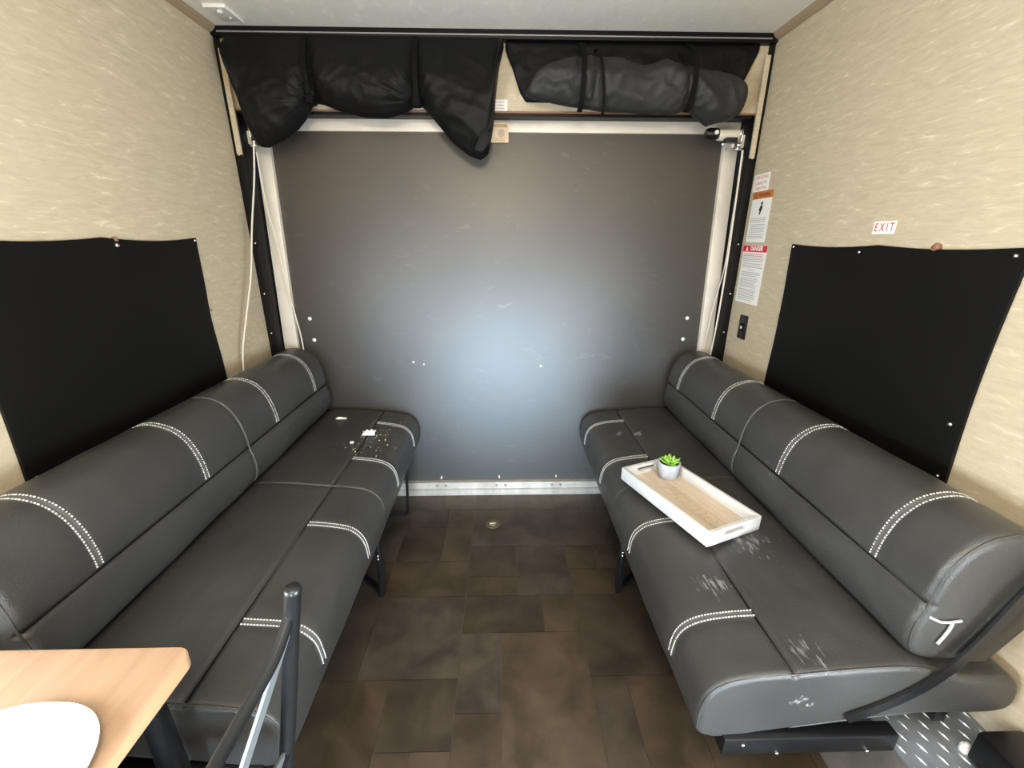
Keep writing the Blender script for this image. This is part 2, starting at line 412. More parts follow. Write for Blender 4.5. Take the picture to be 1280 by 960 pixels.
# end frame round the ramp door
tag(MB().box(-HW, HW, D-.012, D+.14, 1.985, H).build('wall_back', M['wall']), 'beige header panel above the ramp door behind the rolled screens', 'wall', kind='structure')
m = MB().box(-HW, HW, D-.05, D-.012, 2.243, H)
t3 = tag(m.build('trim_3', M['black_frame'], bevel=.003), 'black trim strip along the ceiling above the rolled screens', 'trim', kind='structure')
MB().box(-HW+.03, HW-.03, D-.056, D-.0501, 2.253, 2.2575).build('metal_strip', M['silver_line'], t3)
m = MB().box(-HW, HW, D-.022, D-.006, 1.978, 1.985)
t4 = tag(m.build('trim_4', M['brown_strip']), 'thin brown strip under the beige header panel', 'trim', kind='structure')
MB().box(-1.155, 1.155, D-.016, D+.05, 1.966, 1.978).build('seal_gap', M['black_frame'], t4)  # black strip filling the seal gap below the header
for n, sg in enumerate((-1, 1)):
    side = ('left', 'right')[n]
    a, b2 = sorted((sg*1.156, sg*1.199))
    t = tag(MB().box(a, b2, D-.035, D+.14, 0, 1.972).build('trim_%d' % (5+n), M['black_frame'], bevel=.003),
            'black door jamb between the ramp and the %s wall' % side, 'trim', kind='structure')
    a, b2 = sorted((sg*1.153, sg*1.172))
    for zz in (.62, .98, 1.18, 1.42, 1.80):
        MB().lathe([(.001, -.003), (.005, -.002), (.005, 0)], (sg*1.178, D-.035, zz), 8, 'y').build('screw', M['chrome'], t, smooth=True)
    a, b2 = sorted((sg*1.183, sg*1.199))
    tag(MB().box(a, b2, D-.036, D-.012, 1.972, 2.243).build('trim_%d' % (7+n), M['black_frame']),
        'short black edge strip beside the header on the %s' % side, 'trim', kind='structure')
    a, b2 = sorted((sg*1.160, sg*1.182))
    tag(MB().box(a, b2, D-.044, D-.0355, 1.80, 2.2).build('trim_%d' % (9+n), M['wall']),
        'beige strip hanging down over the top of the %s jamb' % side, 'trim', kind='structure')

# ramp door
DY = 2.215       # the ramp leans out at the top, as its side rails show
door = thing('door_1', 'large dark grey ramp door filling the end of the cabin', 'door', (0, DY, 0), (-radians(2.7), 0, 0), kind='structure')
O = door.location
MB(O).box(-1.080, 1.080, DY, DY+.05, .05, 1.924).build('ramp_panel', M['ramp'], door)
MB(O).box(-1.158, 1.158, DY-.010, DY+.05, 1.924, 1.982).build('top_rail', M['alu_top'], door, bevel=.003)
MB(O).box(-1.158, 1.158, DY+.00, DY+.05, 1.982, 2.01).build('seal', M['black_frame'], door)
for sg in (-1, 1):
    a, b2 = sorted((sg*1.080, sg*1.150))
    MB(O).box(a, b2, DY-.022, DY+.05, .09, 1.88).build('side_rail', M['alu_top'], door, bevel=.003)
    for (xx, zz) in ((1.008, 1.042), (.998, .928)):
        MB(O).lathe([(.001, -.008), (.007, -.0065), (.0105, 0), (.011, .001)], (sg*xx, DY, zz), 12, 'y').build('bolt_head', M['white'], door, smooth=True)
for xx in (-.88, -.356, -.013, .327, .86):
    MB(O).lathe([(.001, -.009), (.008, -.007), (.0125, 0), (.013, .001)], (xx, DY, .104), 14, 'y').build('bolt_head', M['chrome'], door, smooth=True)
for xx, zz, r in ((-.477, .805, .0055), (-.421, .793, .004), (.222, .781, .006)):
    MB(O).lathe([(.001, -.003), (r, -.002), (r, .001)], (xx, DY, zz), 8, 'y').build('screw', M['white'], door, smooth=True)
th = MB(O)
th.prism([(0, 0), (-.030, 0), (-.030, .036), (-.018, .040), (-.018, .046), (-.026, .050), (-.026, .082), (.0, .084)],
         lambda u, v, w: (w, DY+u, v), -1.148, 1.148)
th = th.build('threshold', M['alu'], door)
for xx in (-.378, -.327, -.03, .025, .30, .35):
    MB(O).lathe([(.001, -.004), (.008, -.003), (.0085, 0)], (xx, DY-.026, .063), 10, 'y').build('rivet', M['silver_line'], th, smooth=True)

# hardware at the upper corners of the ramp door
def pulley(sg):
    side = ('left', 'right')[sg > 0]
    t = thing('ramp_latch', 'metal pulley and latch at the upper %s corner of the ramp door' % side, 'latch', (sg*1.09, 2.19, 1.84))
    o = t.location
    MB(o).box(*sorted((sg*1.078, sg*1.135)), 2.196, 2.232, 1.845, 1.90).build('bracket', M['alu_top'], t, bevel=.004)
    MB(o).lathe([(.001, -.008), (.020, -.008), (.012, 0), (.020, .008), (.001, .008)], (sg*1.092, 2.178, 1.852), 16, 'x').build('wheel', M['chrome'], t, smooth=True, angle=40)
    m = MB(o); c = Vector((sg*1.10, 2.165, 1.885)); pts = [c + Vector((0, .010*cos(a), .028*sin(a))) for a in [2*pi*k/14 for k in range(15)]]
    m.tube(pts, .0035, 6); m.build('ring', M['chrome'], t, smooth=True)
    MB(o).tube([(sg*1.115, 2.178, 1.835), (sg*1.045, 2.178, 1.835)], .005, 8).build('pin', M['chrome'], t, smooth=True, angle=40)
    if sg > 0:
        MB(o).lathe([(.001, -.05), (.022, -.05), (.024, -.042), (.024, .04), (.020, .05), (.001, .05)], (1.055, 2.195, 1.897), 20, 'x').build('latch_barrel', M['alu_top'], t, smooth=True, angle=40)
        k = MB(o).lathe([(.001, -.036), (.018, -.034), (.023, -.02), (.023, .02), (.001, .02)], (.980, 2.192, 1.902), 18, 'x').build('latch_knob', M['black'], t, smooth=True, angle=50)
        MB(o).lathe([(.001, -.004), (.009, -.004), (.009, .002), (.001, .002)], (.985, 2.167, 1.902), 12, 'y').build('knob_cap', M['white'], k, smooth=True, angle=40)
        MB(o).box(1.03, 1.085, 2.16, 2.20, 1.862, 1.882).build('latch_plate', M['black'], t, bevel=.004)
    return t
pulley(-1); pulley(1)

def cord(label, pts, r=.0035):
    o = MB(pts[0]).tube(pts, r, 8, smooth=6).build('pull_cord', M['cord'], None, smooth=True, angle=60)
    o.location = pts[0]
    return tag(o, label, 'cord', 'white ramp cords')
cord('white cord hanging loose in front of the left wall from the latch', [(-1.085, 2.150, 1.85), (-1.105, 2.140, 1.70), (-1.128, 2.09, 1.49), (-1.140, 2.03, 1.28), (-1.152, 1.945, 1.09), (-1.166, 1.89, .93), (-1.180, 1.885, .72)], .004)
cord('white cord along the left ramp rail bending out at its foot', [(-1.095, 2.178, 1.81), (-1.102, 2.20, 1.60), (-1.088, 2.215, 1.42), (-1.074, 2.215, 1.21), (-1.057, 2.215, 1.07), (-1.046, 2.222, .92), (-1.05, 2.226, .70)])
cord('straight white cord down the right ramp rail nearest the jamb', [(1.116, 2.165, 1.83), (1.119, 2.16, 1.60), (1.121, 2.155, 1.32), (1.126, 2.17, 1.05), (1.138, 2.215, .80)], .0045)
cord('thin white cord bowing inward beside the right ramp rail', [(1.128, 2.18, 1.81), (1.136, 2.20, 1.55), (1.138, 2.205, 1.32), (1.118, 2.21, 1.14), (1.108, 2.218, 1.0), (1.100, 2.224, .80)], .003)

# ------------------------------------------------------------------ sofas
Y0S = {-1: .625, 1: .662}
Y1S = 2.205
STITCH = (.83, 1.215, 1.665, 2.05)
MID = 1.44
SEAT = [(1.165, .500), (1.05, .512), (.965, .540), (.90, .553), (.80, .550), (.72, .543), (.66, .537), (.59, .531), (.535, .523), (.493, .508), (.465, .480), (.452, .440), (.449, .390),
        (.456, .356), (.482, .340), (.53, .338), (.70, .365), (.95, .400), (1.165, .405)]
BACK = [(.955, .548), (.925, .570), (.912, .610), (.912, .655), (.922, .700), (.926, .745), (.938, .800), (.962, .852), (1.0, .888), (1.05, .904), (1.095, .900), (1.130, .878),
        (1.146, .83), (1.146, .72), (1.115, .61), (1.05, .548), (1.0, .540)]
def sofa_prof(kind, sg):
    P = SEAT if kind == 'seat' else BACK
    if kind == 'back':
        if sg > 0: P = [(s - .012, z - .022*max(0, (z-.55)/.35)) for s, z in P]
        else: P = [(s + .010, z) for s, z in P]
    elif sg < 0: P = [(s + (.010 if s < .6 else 0), z) for s, z in P]
    return P
def dense(P, n):
    C = catmull([Vector((a, b, 0)) for a, b in P], 12, closed=True)
    L = [0]
    for a, b in zip(C, C[1:] + C[:1]): L.append(L[-1] + (b-a).length)
    T = L[-1]; out = []; j = 0
    for k in range(n):
        d = T*k/n
        while L[j+1] < d: j += 1
        f = (d - L[j]) / (L[j+1]-L[j]); out.append(C[j].lerp(C[(j+1) % len(C)], f))
    return out
def outward(C):
    n = len(C); A = sum(C[i].x*C[(i+1) % n].y - C[(i+1) % n].x*C[i].y for i in range(n))
    N = []
    for i in range(n):
        t = (C[(i+1) % n] - C[i-1]).normalized(); q = Vector((t.y, -t.x, 0))
        N.append(q if A > 0 else -q)
    return N
def panel_range(kind, p):
    """front panels that carry the stitched seams: seat nose ahead of the long seam, backrest above its long seam"""
    if kind == 'seat': return p.x < .648 and p.y > .395
    return p.y > .71 and p.x < 1.115
def cushion(kind, sg, root, name, m):
    C = dense(sofa_prof(kind, sg), 300); N = outward(C); n = len(C)
    y0, y1 = Y0S[sg], Y1S
    if kind == 'back': y0 += .02; y1 -= .012
    r = .022 if kind == 'back' else .015
    ys = [(y0 + r*(1-cos(a)) , r*(1-sin(a))) for a in [pi/2*k/6 for k in range(7)]]
    inner = []
    y = y0 + r
    while y < y1 - r - .003:
        near = min(abs(y - s) for s in STITCH + (MID,))
        y += .004 if near < .02 else .016
        inner.append((min(y, y1 - r), 0))
    ys += inner
    ys += [(y1 - r*(1-cos(a)), r*(1-sin(a))) for a in [pi/2*k/6 for k in range(6, -1, -1)]]
    rows = []
    long_s = .650 if kind == 'seat' else None
    for y, ins in ys:
        row = []
        for i, p in enumerate(C):
            d = -ins
            if kind == 'seat':
                if p.y > .47: d -= .008*exp(-((p.x - .650)/.0065)**2)
            elif p.x < 1.0: d -= .007*exp(-((p.y - .702)/.0065)**2)
            d -= .0055*exp(-((y - MID)/.006)**2)
            if panel_range(kind, p):
                for s in STITCH: d -= .004*exp(-((y - s)/.016)**2)
            # padding swells between seams, plus slow lumps
            d += .004*noise.noise(Vector((p.x*5, y*4, p.y*5 + sg*9)))
            d += .0012*noise.noise(Vector((p.x*22, y*14, p.y*22 + sg*5)))
            if kind == 'seat': d += .004*sin(pi*min(1, max(0, (y-y0)/(y1-y0))))
            q = p + N[i]*d
            row.append((sg*q.x, y, q.y))
        rows.append(row)
    o = MB(root.location).grid(rows, closed_u=True, caps=True).build(name, m, root, smooth=True, angle=60)
    # stitched double seams and the raised welt between them
    for s in STITCH:
        seg = [(p, N[i]) for i, p in enumerate(C) if panel_range(kind, p)]
        # order the run along the profile
        idx = [i for i, p in enumerate(C) if panel_range(kind, p)]
        k0 = 0
        for k in range(1, len(idx)):
            if idx[k] != idx[k-1] + 1: k0 = k
        idx = idx[k0:] + idx[:k0]
        path = [(C[i], N[i]) for i in idx]
        w = MB(root.location)
        def at(p, q, y, h):
            d = -.004*exp(-((y - s)/.016)**2) + .004*noise.noise(Vector((p.x*5, y*4, p.y*5 + sg*9))) + .0012*noise.noise(Vector((p.x*22, y*14, p.y*22 + sg*5)))
            if kind == 'seat': d += .004*sin(pi*min(1, max(0, (y-y0)/(y1-y0))))
            c = p + q*(d + h)
            return Vector((sg*c.x, y, c.y))
        rows2 = []
        for p, q in path:
            rows2.append([at(p, q, s + dy, h) for dy, h in ((-.010, -.002), (-.0085, .0012), (-.004, .0016), (-.001, .0002), (.001, .0002), (.004, .0016), (.0085, .0012), (.010, -.002))])
        w.grid(rows2, closed_u=True, caps=True)
        wo = w.build('seam_welt', M['welt'], o, smooth=True, angle=70)
        t = MB(root.location); L = 0.0; step = .0078; nxt = 0
        for (p, q), (p2, q2) in zip(path, path[1:]):
            seglen = (p2 - p).length
            while nxt <= L + seglen:
                f = (nxt - L)/seglen; a = p.lerp(p2, f); aq = q.lerp(q2, f)
                f2 = min(1.6, f + .0048/seglen); b = p + (p2-p)*f2
                for dy in (-.0078, .0078):
                    A = at(a, aq, s+dy, .0020); B = at(b, aq, s+dy, .0020)
                    t.bar([A, B], .0020, .0026, up=(aq.x*sg, 0, aq.y))
                nxt += step
            L += seglen
        t.build('stitching', M['thread'], o)
    # black cord that darkens the long seam groove, and the piping round the near end
    best = min((c for c in C if (c.y > .47 if kind == 'seat' else c.x < 1.0)), key=lambda c: abs(c.x - .650) if kind == 'seat' else abs(c.y - .702))
    bi = C.index(best); q = best + N[bi]*(-.0052)
    MB(root.location).tube([(sg*q.x, y0 + .012 + (y1-y0-.024)*k/12, q.y) for k in range(13)], .0020, 6).build('long_seam', M['strap'], o, smooth=True)
    loop = [i for i, c in enumerate(C) if (c.x < .96 and c.y > .36 if kind == 'seat' else c.x < 1.13 and c.y > .56 and not (c.x > 1.02 and c.y < .7))]
    k0 = 0
    for k in range(1, len(loop)):
        if loop[k] != loop[k-1] + 1: k0 = k
    loop = loop[k0:] + loop[:k0]
    ins = r*.30
    MB(root.location).tube([(sg*(C[i] - N[i]*(ins-.0006)).x, y0 + ins + .0005, (C[i] - N[i]*(ins-.0006)).y) for i in loop[::2]], .0024, 6).build('end_piping', m, o, smooth=True)
    # plain centre seam piping
    run = [(p, N[i]) for i, p in enumerate(C) if (p.x < .93 and p.y > .40 if kind == 'seat' else p.x < 1.10 and p.y > .56 and not (p.x > 1.02 and p.y < .7))]
    idx = [i for i, p in enumerate(C) if (C[i], N[i]) in run]
    k0 = 0
    for k in range(1, len(idx)):
        if idx[k] != idx[k-1] + 1: k0 = k
    idx = idx[k0:] + idx[:k0]
    pts = [Vector((sg*(C[i] + N[i]*-.0015).x, MID+.006, (C[i] + N[i]*-.0015).y)) for i in idx]
    MB(root.location).tube(pts, .0028, 6).build('centre_seam', M['welt'], o, smooth=True)
    return o

def sofa(sg, label, m):
    t = thing('jackknife_sofa', label, 'sofa', (sg*.80, MID, 0), group='facing vinyl bench sofas')
    o = t.location
    cushion('seat', sg, t, 'seat_cushion', m)
    cushion('back', sg, t, 'backrest', m)
    X = lambda a, b: sorted((sg*a, sg*b))
    y0 = Y0S[sg]
    # end rails and long rails of the steel frame
    for ya in (y0 - .012, Y1S - .05):
        rr = MB(o).box(*X(.515, .925), ya, ya+.035, .300, .352).build('end_rail', M['black'], t, bevel=.003)
        for s in (.56, .645, .86):
            MB(o).lathe([(.001, -.003), (.0045, -.002), (.0045, .001)], (sg*s, ya, .333 - .03*(s in (.645, .86))), 8, 'y').build('screw', M['chrome'], rr, smooth=True)
    if sg < 0:
        MB(o).box(-.668, -.640, y0-.0135, y0-.012, .318, .328).build('maker_tag', M['white'], t)
    MB(o).box(*X(.50, .53), y0+.024, Y1S-.052, .300, .340).build('front_rail', M['black'], t, bevel=.003)
    MB(o).box(*X(1.04, 1.07), y0+.024, Y1S-.052, .340, .40).build('rear_rail', M['black'], t, bevel=.003)
    # folding support arm of the backrest at the near end
    for ya in (y0 - .006,):
        pts = [(.79, .405), (.87, .448), (.94, .503), (.995, .575), (1.035, .66), (1.07, .755), (1.10, .80), (1.13, .82)]
        P = catmull([Vector((sg*s, ya, z)) for s, z in pts], 4)
        MB(o).bar(P, .026, .006, up=(sg*.8, 0, -.6)).build('support_arm', M['black'], t)
    MB(o).prism([(1.01, .56), (1.075, .70), (1.115, .80), (1.15, .80), (1.15, .70), (1.07, .56)], lambda u, v, w: (sg*u, w, v), y0+.004, y0+.016).build('hinge_plate', M['black'], t, bevel=.003)
    # U-shaped leg frames
    m1 = MB(o); m1.bar([(sg*.500, 1.445, .36), (sg*.503, 1.445, .2), (sg*.506, 1.445, .002)], .030, .020, up=(0, 1, 0))
    lg = m1.build('leg', M['black'], t, bevel=.002)
    for zz in (.300, .285, .215, .200):
        MB(o).lathe([(.001, -.004), (.005, -.003), (.0055, .001)], (sg*.503, 1.429, zz), 8, 'y').build('screw', M['chrome'], lg, smooth=True)
    MB(o).bar([(sg*.506, 1.450, .012), (sg*.625, 1.55, .012), (sg*.628, 1.552, .012)], .022, .020, up=(0, 0, 1)).build('foot_bar', M['black'], t, bevel=.003)
    MB(o).box(*X(1.03, 1.05), 1.434, 1.456, .0005, .345).build('leg', M['black'], t, bevel=.002)
    MB(o).box(*X(.636, .648), .95, Y1S-.06, .004, .352).build('light_blocker', M['strap'], t)  # unseen sheet added to block light passing under the seat
    if sg < 0:
        P = [(sg*.497, 2.0, .36), (sg*.505, 2.0, .2), (sg*.513, 2.0, .04), (sg*.523, 2.0, .013), (sg*.55, 2.0, .008), (sg*.80, 2.0, .008), (sg*1.0, 2.0, .008), (sg*1.04, 2.0, .03), (sg*1.05, 2.0, .36)]
        MB(o).tube(P, .0075, 8, smooth=4).build('wire_leg', M['black'], t, smooth=True)
    else:
        MB(o).box(*X(.98, 1.0), 2.02, 2.04, .0005, .40).build('leg', M['black'], t, bevel=.002)
    return t

sofa(-1, 'long black vinyl bench sofa along the left wall with paper scraps on it', M['leather_l'])
lr = leather('scuffed black vinyl', (.043, .0425, .041), [
    # local coordinates: x - .80, y - 1.44
    (-.13, .43, .55, .12, 26, (1, 1, 1), .60), (-.22, .46, .53, .08, 26, (1, 1, 1), .59),
    (-.03, -.36, .55, .20, 60, (1.6, .40, 1), .61), (-.21, -.51, .53, .13, 70, (2.0, .35, 1), .60),
    (.01, -.31, .55, .06, 40, (1, 1, 1), .58), (-.09, -.72, .53, .13, 50, (2.4, .35, 1), .61), (-.12, -.79, .45, .08, 36, (1, 1, 1), .58),
    (.13, -.2, .70, .12, 60, (1, 1, .5), .64)])
sr = sofa(1, 'long scuffed black vinyl bench sofa along the right wall under the tray', lr)
# torn vinyl at the near end of the right backrest
o = sr.location
def rip(pts, w):
    MB(o).bar([Vector(p) for p in pts], w, .003, up=(.4, 0, 1)).build('torn_edge', M['tear'], sr)
rip([(.915, .690, .688), (.925, .683, .672), (.945, .678, .664), (.965, .6775, .663), (.990, .677, .667)], .005)
rip([(.972, .677, .660), (.970, .677, .64), (.963, .677, .618), (.957, .677, .603)], .006)

# ------------------------------------------------------------------ black window covers
def window_cover(sg, label, y0, y1, zt, zb, rivets, sag):
    t = thing('window_cover', label, 'window cover', (sg*(HW-.012), (y0+y1)/2, zb), group='black snap-on window covers')
    o = t.location; nu, nv = 48, 32
    front, back = [], []
    for j in range(nv+1):
        v = j/nv; rf, rb = [], []
        for i in range(nu+1):
            u = i/nu
            y = y0 + (y1-y0)*u
            top = zt - sag*(abs(sin(pi*u*2)) ** .9) * .9
            z = zb + (top - zb)*v + .004*sin(pi*v)*0
            y += -.010*sin(pi*v)*(u - .5)*2
            bulge = .006*sin(pi*u)*sin(pi*v) + .004*noise.noise(Vector((u*3, v*3, sg*4))) + .004*exp(-((v-.86)/.06)**2)*abs(sin(pi*u*2))
            edge = .003 if i in (0, nu) or j in (0, nv) else .0
            x = HW - .008 - max(.001, .004 + bulge) + edge*.3
            rf.append((sg*x, y, z)); rb.append((sg*(HW-.003), y, z))
        front.append(rf); back.append(rb)
    m = MB(o); m.grid(front); m.grid(back)
    n = nu+1
    F = [[j*n+i for i in range(n)] for j in range(nv+1)]; off = n*(nv+1)
    ring = [F[0][i] for i in range(n)] + [F[j][nu] for j in range(1, nv+1)] + [F[nv][i] for i in range(nu-1, -1, -1)] + [F[j][0] for j in range(nv-1, 0, -1)]
    for a, b2 in zip(ring, ring[1:] + ring[:1]): m.f.append([a, b2, b2+off, a+off])
    m.build('cover_cloth', M['blind'], t, smooth=True, angle=50)
    for (y, z, r) in rivets:
        MB(o).lathe([(.001, -sg*.0135), (r*.7, -sg*.0125), (r, -sg*.009), (r, -sg*.003)], (sg*(HW-.004), y, z), 12, 'x').build('snap', M['chrome'], t, smooth=True)
    return t
wl = window_cover(-1, 'black vinyl window cover snapped to the left wall', .965, 1.790, 1.442, .835,
    [(1.778, 1.432, .005), (1.790, 1.16, .004), (1.42, 1.418, .007), (.985, .858, .004)], .012)
wr = window_cover(1, 'black vinyl window cover snapped to the right wall under the exit sticker', .965, 1.792, 1.425, .820,
    [(1.776, 1.414, .005), (1.785, 1.14, .004), (1.44, 1.402, .005), (1.0, .98, .006), (.99, 1.405, .005), (.985, .835, .004)], .010)
MB(wl.location).lathe([(.001, -.012), (.007, -.010), (.008, 0), (.005, .006)], (-HW+.008, 1.425, 1.436), 12, 'x').build('snap_stud', M['brown_strip'], wl, smooth=True)
MB(wr.location).lathe([(.001, .014), (.010, .012), (.012, 0), (.008, -.006)], (HW-.008, 1.19, 1.421), 12, 'x').build('leather_tab', M['brown_strip'], wr, smooth=True)

# ------------------------------------------------------------------ rolled screens over the ramp door
def wrinkle(x, z, ties, amp):
    d = 0
    for (tx, tz) in ties:
        r = sqrt((x-tx)**2 + (z-tz)**2); a = atan2(z-tz, x-tx)
        n = noise.noise(Vector((cos(a)*4.2, sin(a)*4.2, tx*7 + r*3)))
        d += 2.0*amp*(.35 - abs(n))*exp(-r/.16)*min(1, r/.03)
    return d
def crease(x, z, seed):
    n = noise.noise(Vector((x*7 + z*3, z*8 - x*2, seed)))
    m_ = noise.noise(Vector((x*15 - z*9, z*17 + x*5, seed + 4)))
    return .018*(.28 - abs(n)) + .008*(.28 - abs(m_))
def hang_cloth(o, X0, X1, top, bot, ybase, depth, ties, seed, n=190, nv=60, pw=1.4, amp=.020):
    front = []
    for i in range(n+1):
        x = X0 + (X1-X0)*i/n
        zt, zb = lerp_tab(x, top), lerp_tab(x, bot); col = []
        pin = 1.0
        for tx, tz in ties: pin *= 1 - .55*exp(-((x-tx)/.035)**2)
        for j in range(nv+1):
            v = j/nv; z = zt + (zb-zt)*v
            f = sin(pi*(v**pw))**.75 if 0 < v < 1 else 0
            d = depth(x)*f*pin + (.5+f)*.5*(wrinkle(x, z, ties, amp)
                + 1.5*crease(x, z, seed))*min(1, v*5)
            edge = min(1, j/2, (nv-j)/2, i/2, (n-i)/2)
            col.append((x, ybase - max(.004, d)*edge - .002, z))
        front.append(col)
    back = [[(p[0], ybase+.004, p[2]) for p in c] for c in front]
    m = MB(o); m.grid(front); m.grid(back)
    w = nv+1; F = lambda i, j: i*w+j; off = w*(n+1)
    ring = [F(0, j) for j in range(w)] + [F(i, nv) for i in range(1, n+1)] + [F(n, j) for j in range(nv-1, -1, -1)] + [F(i, 0) for i in range(n-1, 0, -1)]
    for a, b2 in zip(ring, ring[1:] + ring[:1]): m.f.append([a, b2, b2+off, a+off])
    return m

cl = thing('rolled_screen', 'black nylon screen gathered up in swags by two straps, left of centre', 'rolled screen', (-.55, 2.19, 2.23), group='rolled up ramp screens')
botL = [(-1.135, 2.18), (-1.121, 2.09), (-1.10, 1.95), (-1.079, 1.845), (-1.06, 1.828), (-1.028, 1.826), (-.954, 1.858), (-.885, 1.901), (-.845, 1.94), (-.813, 1.985), (-.79, 1.998), (-.762, 1.994), (-.697, 1.970), (-.598, 1.948),
        (-.496, 1.943), (-.408, 1.965), (-.365, 1.992), (-.345, 1.994), (-.322, 1.98), (-.273, 1.924), (-.207, 1.851), (-.139, 1.801), (-.085, 1.782), (-.050, 1.805), (-.034, 1.87), (-.020, 1.95), (-.012, 2.05), (.002, 2.14), (.022, 2.21)]
hang_cloth(cl.location, -1.135, .022, [(-2, 2.243), (2, 2.243)], botL, 2.165, lambda x: .085, [(-.795, 1.998), (-.350, 1.995)], 3.0).build('screen_cloth', M['nylon'], cl, smooth=True)
for tx, tb, tt in ((-.800, 1.995, -.808), (-.352, 1.990, -.348)):
    zz = [2.24, 2.19, 2.12, 2.06, 2.01, tb]
    pts = [(tt + (tx-tt)*k/5, 2.155 - (.0, .03, .055, .052, .045, .035)[k] , z) for k, z in enumerate(zz)]
    MB(cl.location).bar(catmull(pts, 5), .022, .004, up=(1, 0, 0)).build('strap', M['strap'], cl)
    MB(cl.location).box(tx-.018, tx+.018, 2.095, 2.15, tb-.012, tb+.022).build('strap_knot', M['strap'], cl, bevel=.008)
# folded hem at the free end
hm = MB(cl.location)
for k, (xa, za, xb, zb) in enumerate(((-.036, 2.0, -.048, 1.92), (-.022, 1.955, -.055, 1.865), (-.030, 1.88, -.075, 1.80))):
    hm.prism([(xa-.04, za+.02), (xa, za-.005), (xa-.012, (za+zb)/2), (xb, zb), (xb-.035, zb+.01)], lambda u, v, w: (u, w, v), 2.105-.008*k, 2.13-.008*k)
hm.build('folded_hem', M['nylon'], cl, bevel=.004)

cr = thing('rolled_screen', 'charcoal nylon screen rolled up and strapped to its black backing, right of centre', 'rolled screen', (.60, 2.19, 2.23), group='rolled up ramp screens')
botR = [(.030, 2.215), (.045, 2.175), (.060, 2.146), (.093, 2.057), (.120, 2.020), (.34, 2.018), (.85, 2.02), (.988, 2.045), (1.09, 2.112), (1.135, 2.22)]
hang_cloth(cr.location, .030, 1.135, [(-2, 2.243), (2, 2.243)], botR, 2.196, lambda x: .012, [], 8.0, amp=.004, nv=24).build('backing_cloth', M['nylon'], cr, smooth=True)
topR = [(.117, 2.035), (.135, 2.07), (.150, 2.098), (.205, 2.138), (.271, 2.160), (.387, 2.172), (.521, 2.162), (.60, 2.142), (.64, 2.142), (.705, 2.160), (.81, 2.136), (.914, 2.118), (1.003, 2.10), (1.045, 2.07), (1.065, 2.03)]
bR = [(.117, 2.022), (.227, 2.0), (.33, 1.984), (.469, 1.970), (.608, 1.962), (.748, 1.960), (.800, 1.975), (.825, 1.983), (.861, 1.949), (.915, 1.913), (.997, 1.935), (1.046, 1.96), (1.065, 2.005)]
rows = []; n = 190
for i in range(n+1):
    x = .117 + (1.065-.117)*i/n
    zt, zb = lerp_tab(x, topR), lerp_tab(x, bR)
    e = min(1, sqrt(max(.0, 1-(1-min(1, (x-.117)/.06))**2)+.02), sqrt(max(0, 1-(1-min(1, (1.065-x)/.05))**2)+.02))
    dd = .062*e
    for tx in (.335, .41, .80): dd *= 1 - .25*exp(-((x-tx)/.02)**2)
    row = []
    for k in range(56):
        a = 2*pi*k/56; ca, sa = cos(a), sin(a)
        z = (zt+zb)/2 + (zt-zb)/2*sa
        tw = .009*(1 - 2*abs(sin(1.5*a + x*5 + 1.4*sin(x*6)))) + 1.6*crease(x, z, 21.0) + wrinkle(x, z, [(.335, 2.0), (.41, 2.1), (.80, 2.0), (.80, 2.1)], .008)
        row.append((x, 2.118 - (dd + tw*e)*ca, z + .3*tw*sa*e))
    rows.append(row)
MB(cr.location).grid(rows, closed_u=True, caps=True).build('screen_roll', M['nylon_grey'], cr, smooth=True)
for xt, xb2, zt, zb in ((.352, .345, 2.236, 1.965), (.413, .442, 2.205, 1.952), (.815, .805, 2.236, 1.968)):
    pts = [(xt, 2.176, zt), (xt, 2.10, min(zt-.02, 2.185)), (xt*.7+xb2*.3, 2.054, 2.13), ((xt+xb2)/2, 2.040, 2.07), (xt*.2+xb2*.8, 2.046, 2.01), (xb2, 2.075, zb), (xb2, 2.10, zb-.004)]
    MB(cr.location).bar(catmull(pts, 5), .022 if zt > 2.21 else .012, .004, up=(1, 0, 0)).build('strap', M['strap'], cr)

# ------------------------------------------------------------------ stickers and plates
def text_mesh(txt, size, align='CENTER', shear=0.0, extrude=0.0004, bold=0.0):
    c = bpy.data.curves.new('lettering', 'FONT'); c.body = txt; c.size = size; c.align_x = align; c.align_y = 'CENTER'
    c.extrude = extrude; c.shear = shear; c.offset = bold
    o = bpy.data.objects.new('lettering', c); COL.objects.link(o)
    bpy.context.view_layer.update()
    me = bpy.data.meshes.new_from_object(o.evaluated_get(bpy.context.evaluated_depsgraph_get()))
    bpy.data.objects.remove(o)
    return me
def put_text(txt, size, m, parent, loc, sx=1.0, rotz=0.0, **k):
    me = text_mesh(txt, size, **k); me.materials.clear(); me.materials.append(m)
    o = bpy.data.objects.new('lettering', me); COL.objects.link(o); o.parent = parent
    o.location = loc; o.scale = (sx, 1, 1); o.rotation_euler = (0, 0, rotz)
    return o
RW = Matrix(((0, 0, -1), (-1, 0, 0), (0, 1, 0))).to_euler()       # on the right wall, read from the aisle
BW = Matrix(((1, 0, 0), (0, 0, -1), (0, 1, 0))).to_euler()        # on the end wall
def sticker(name, label, cat, loc, rot, w, h, m='paper', r=.002):
    t = thing(name, label, cat, loc, rot)
    MB().box(-w/2, w/2, -h/2, h/2, 0, .0008).build('backing', M[m], t)
    return t
def lines(t, x0, x1, ys, hgt, m='ink_grey', ragged=.12, name='print_lines'):
    b2 = MB()
    for y in ys: b2.box(x0, x1 - (x1-x0)*random.uniform(0, ragged), y-hgt/2, y+hgt/2, .0008, .0012)
    return b2.build(name, M[m], t)
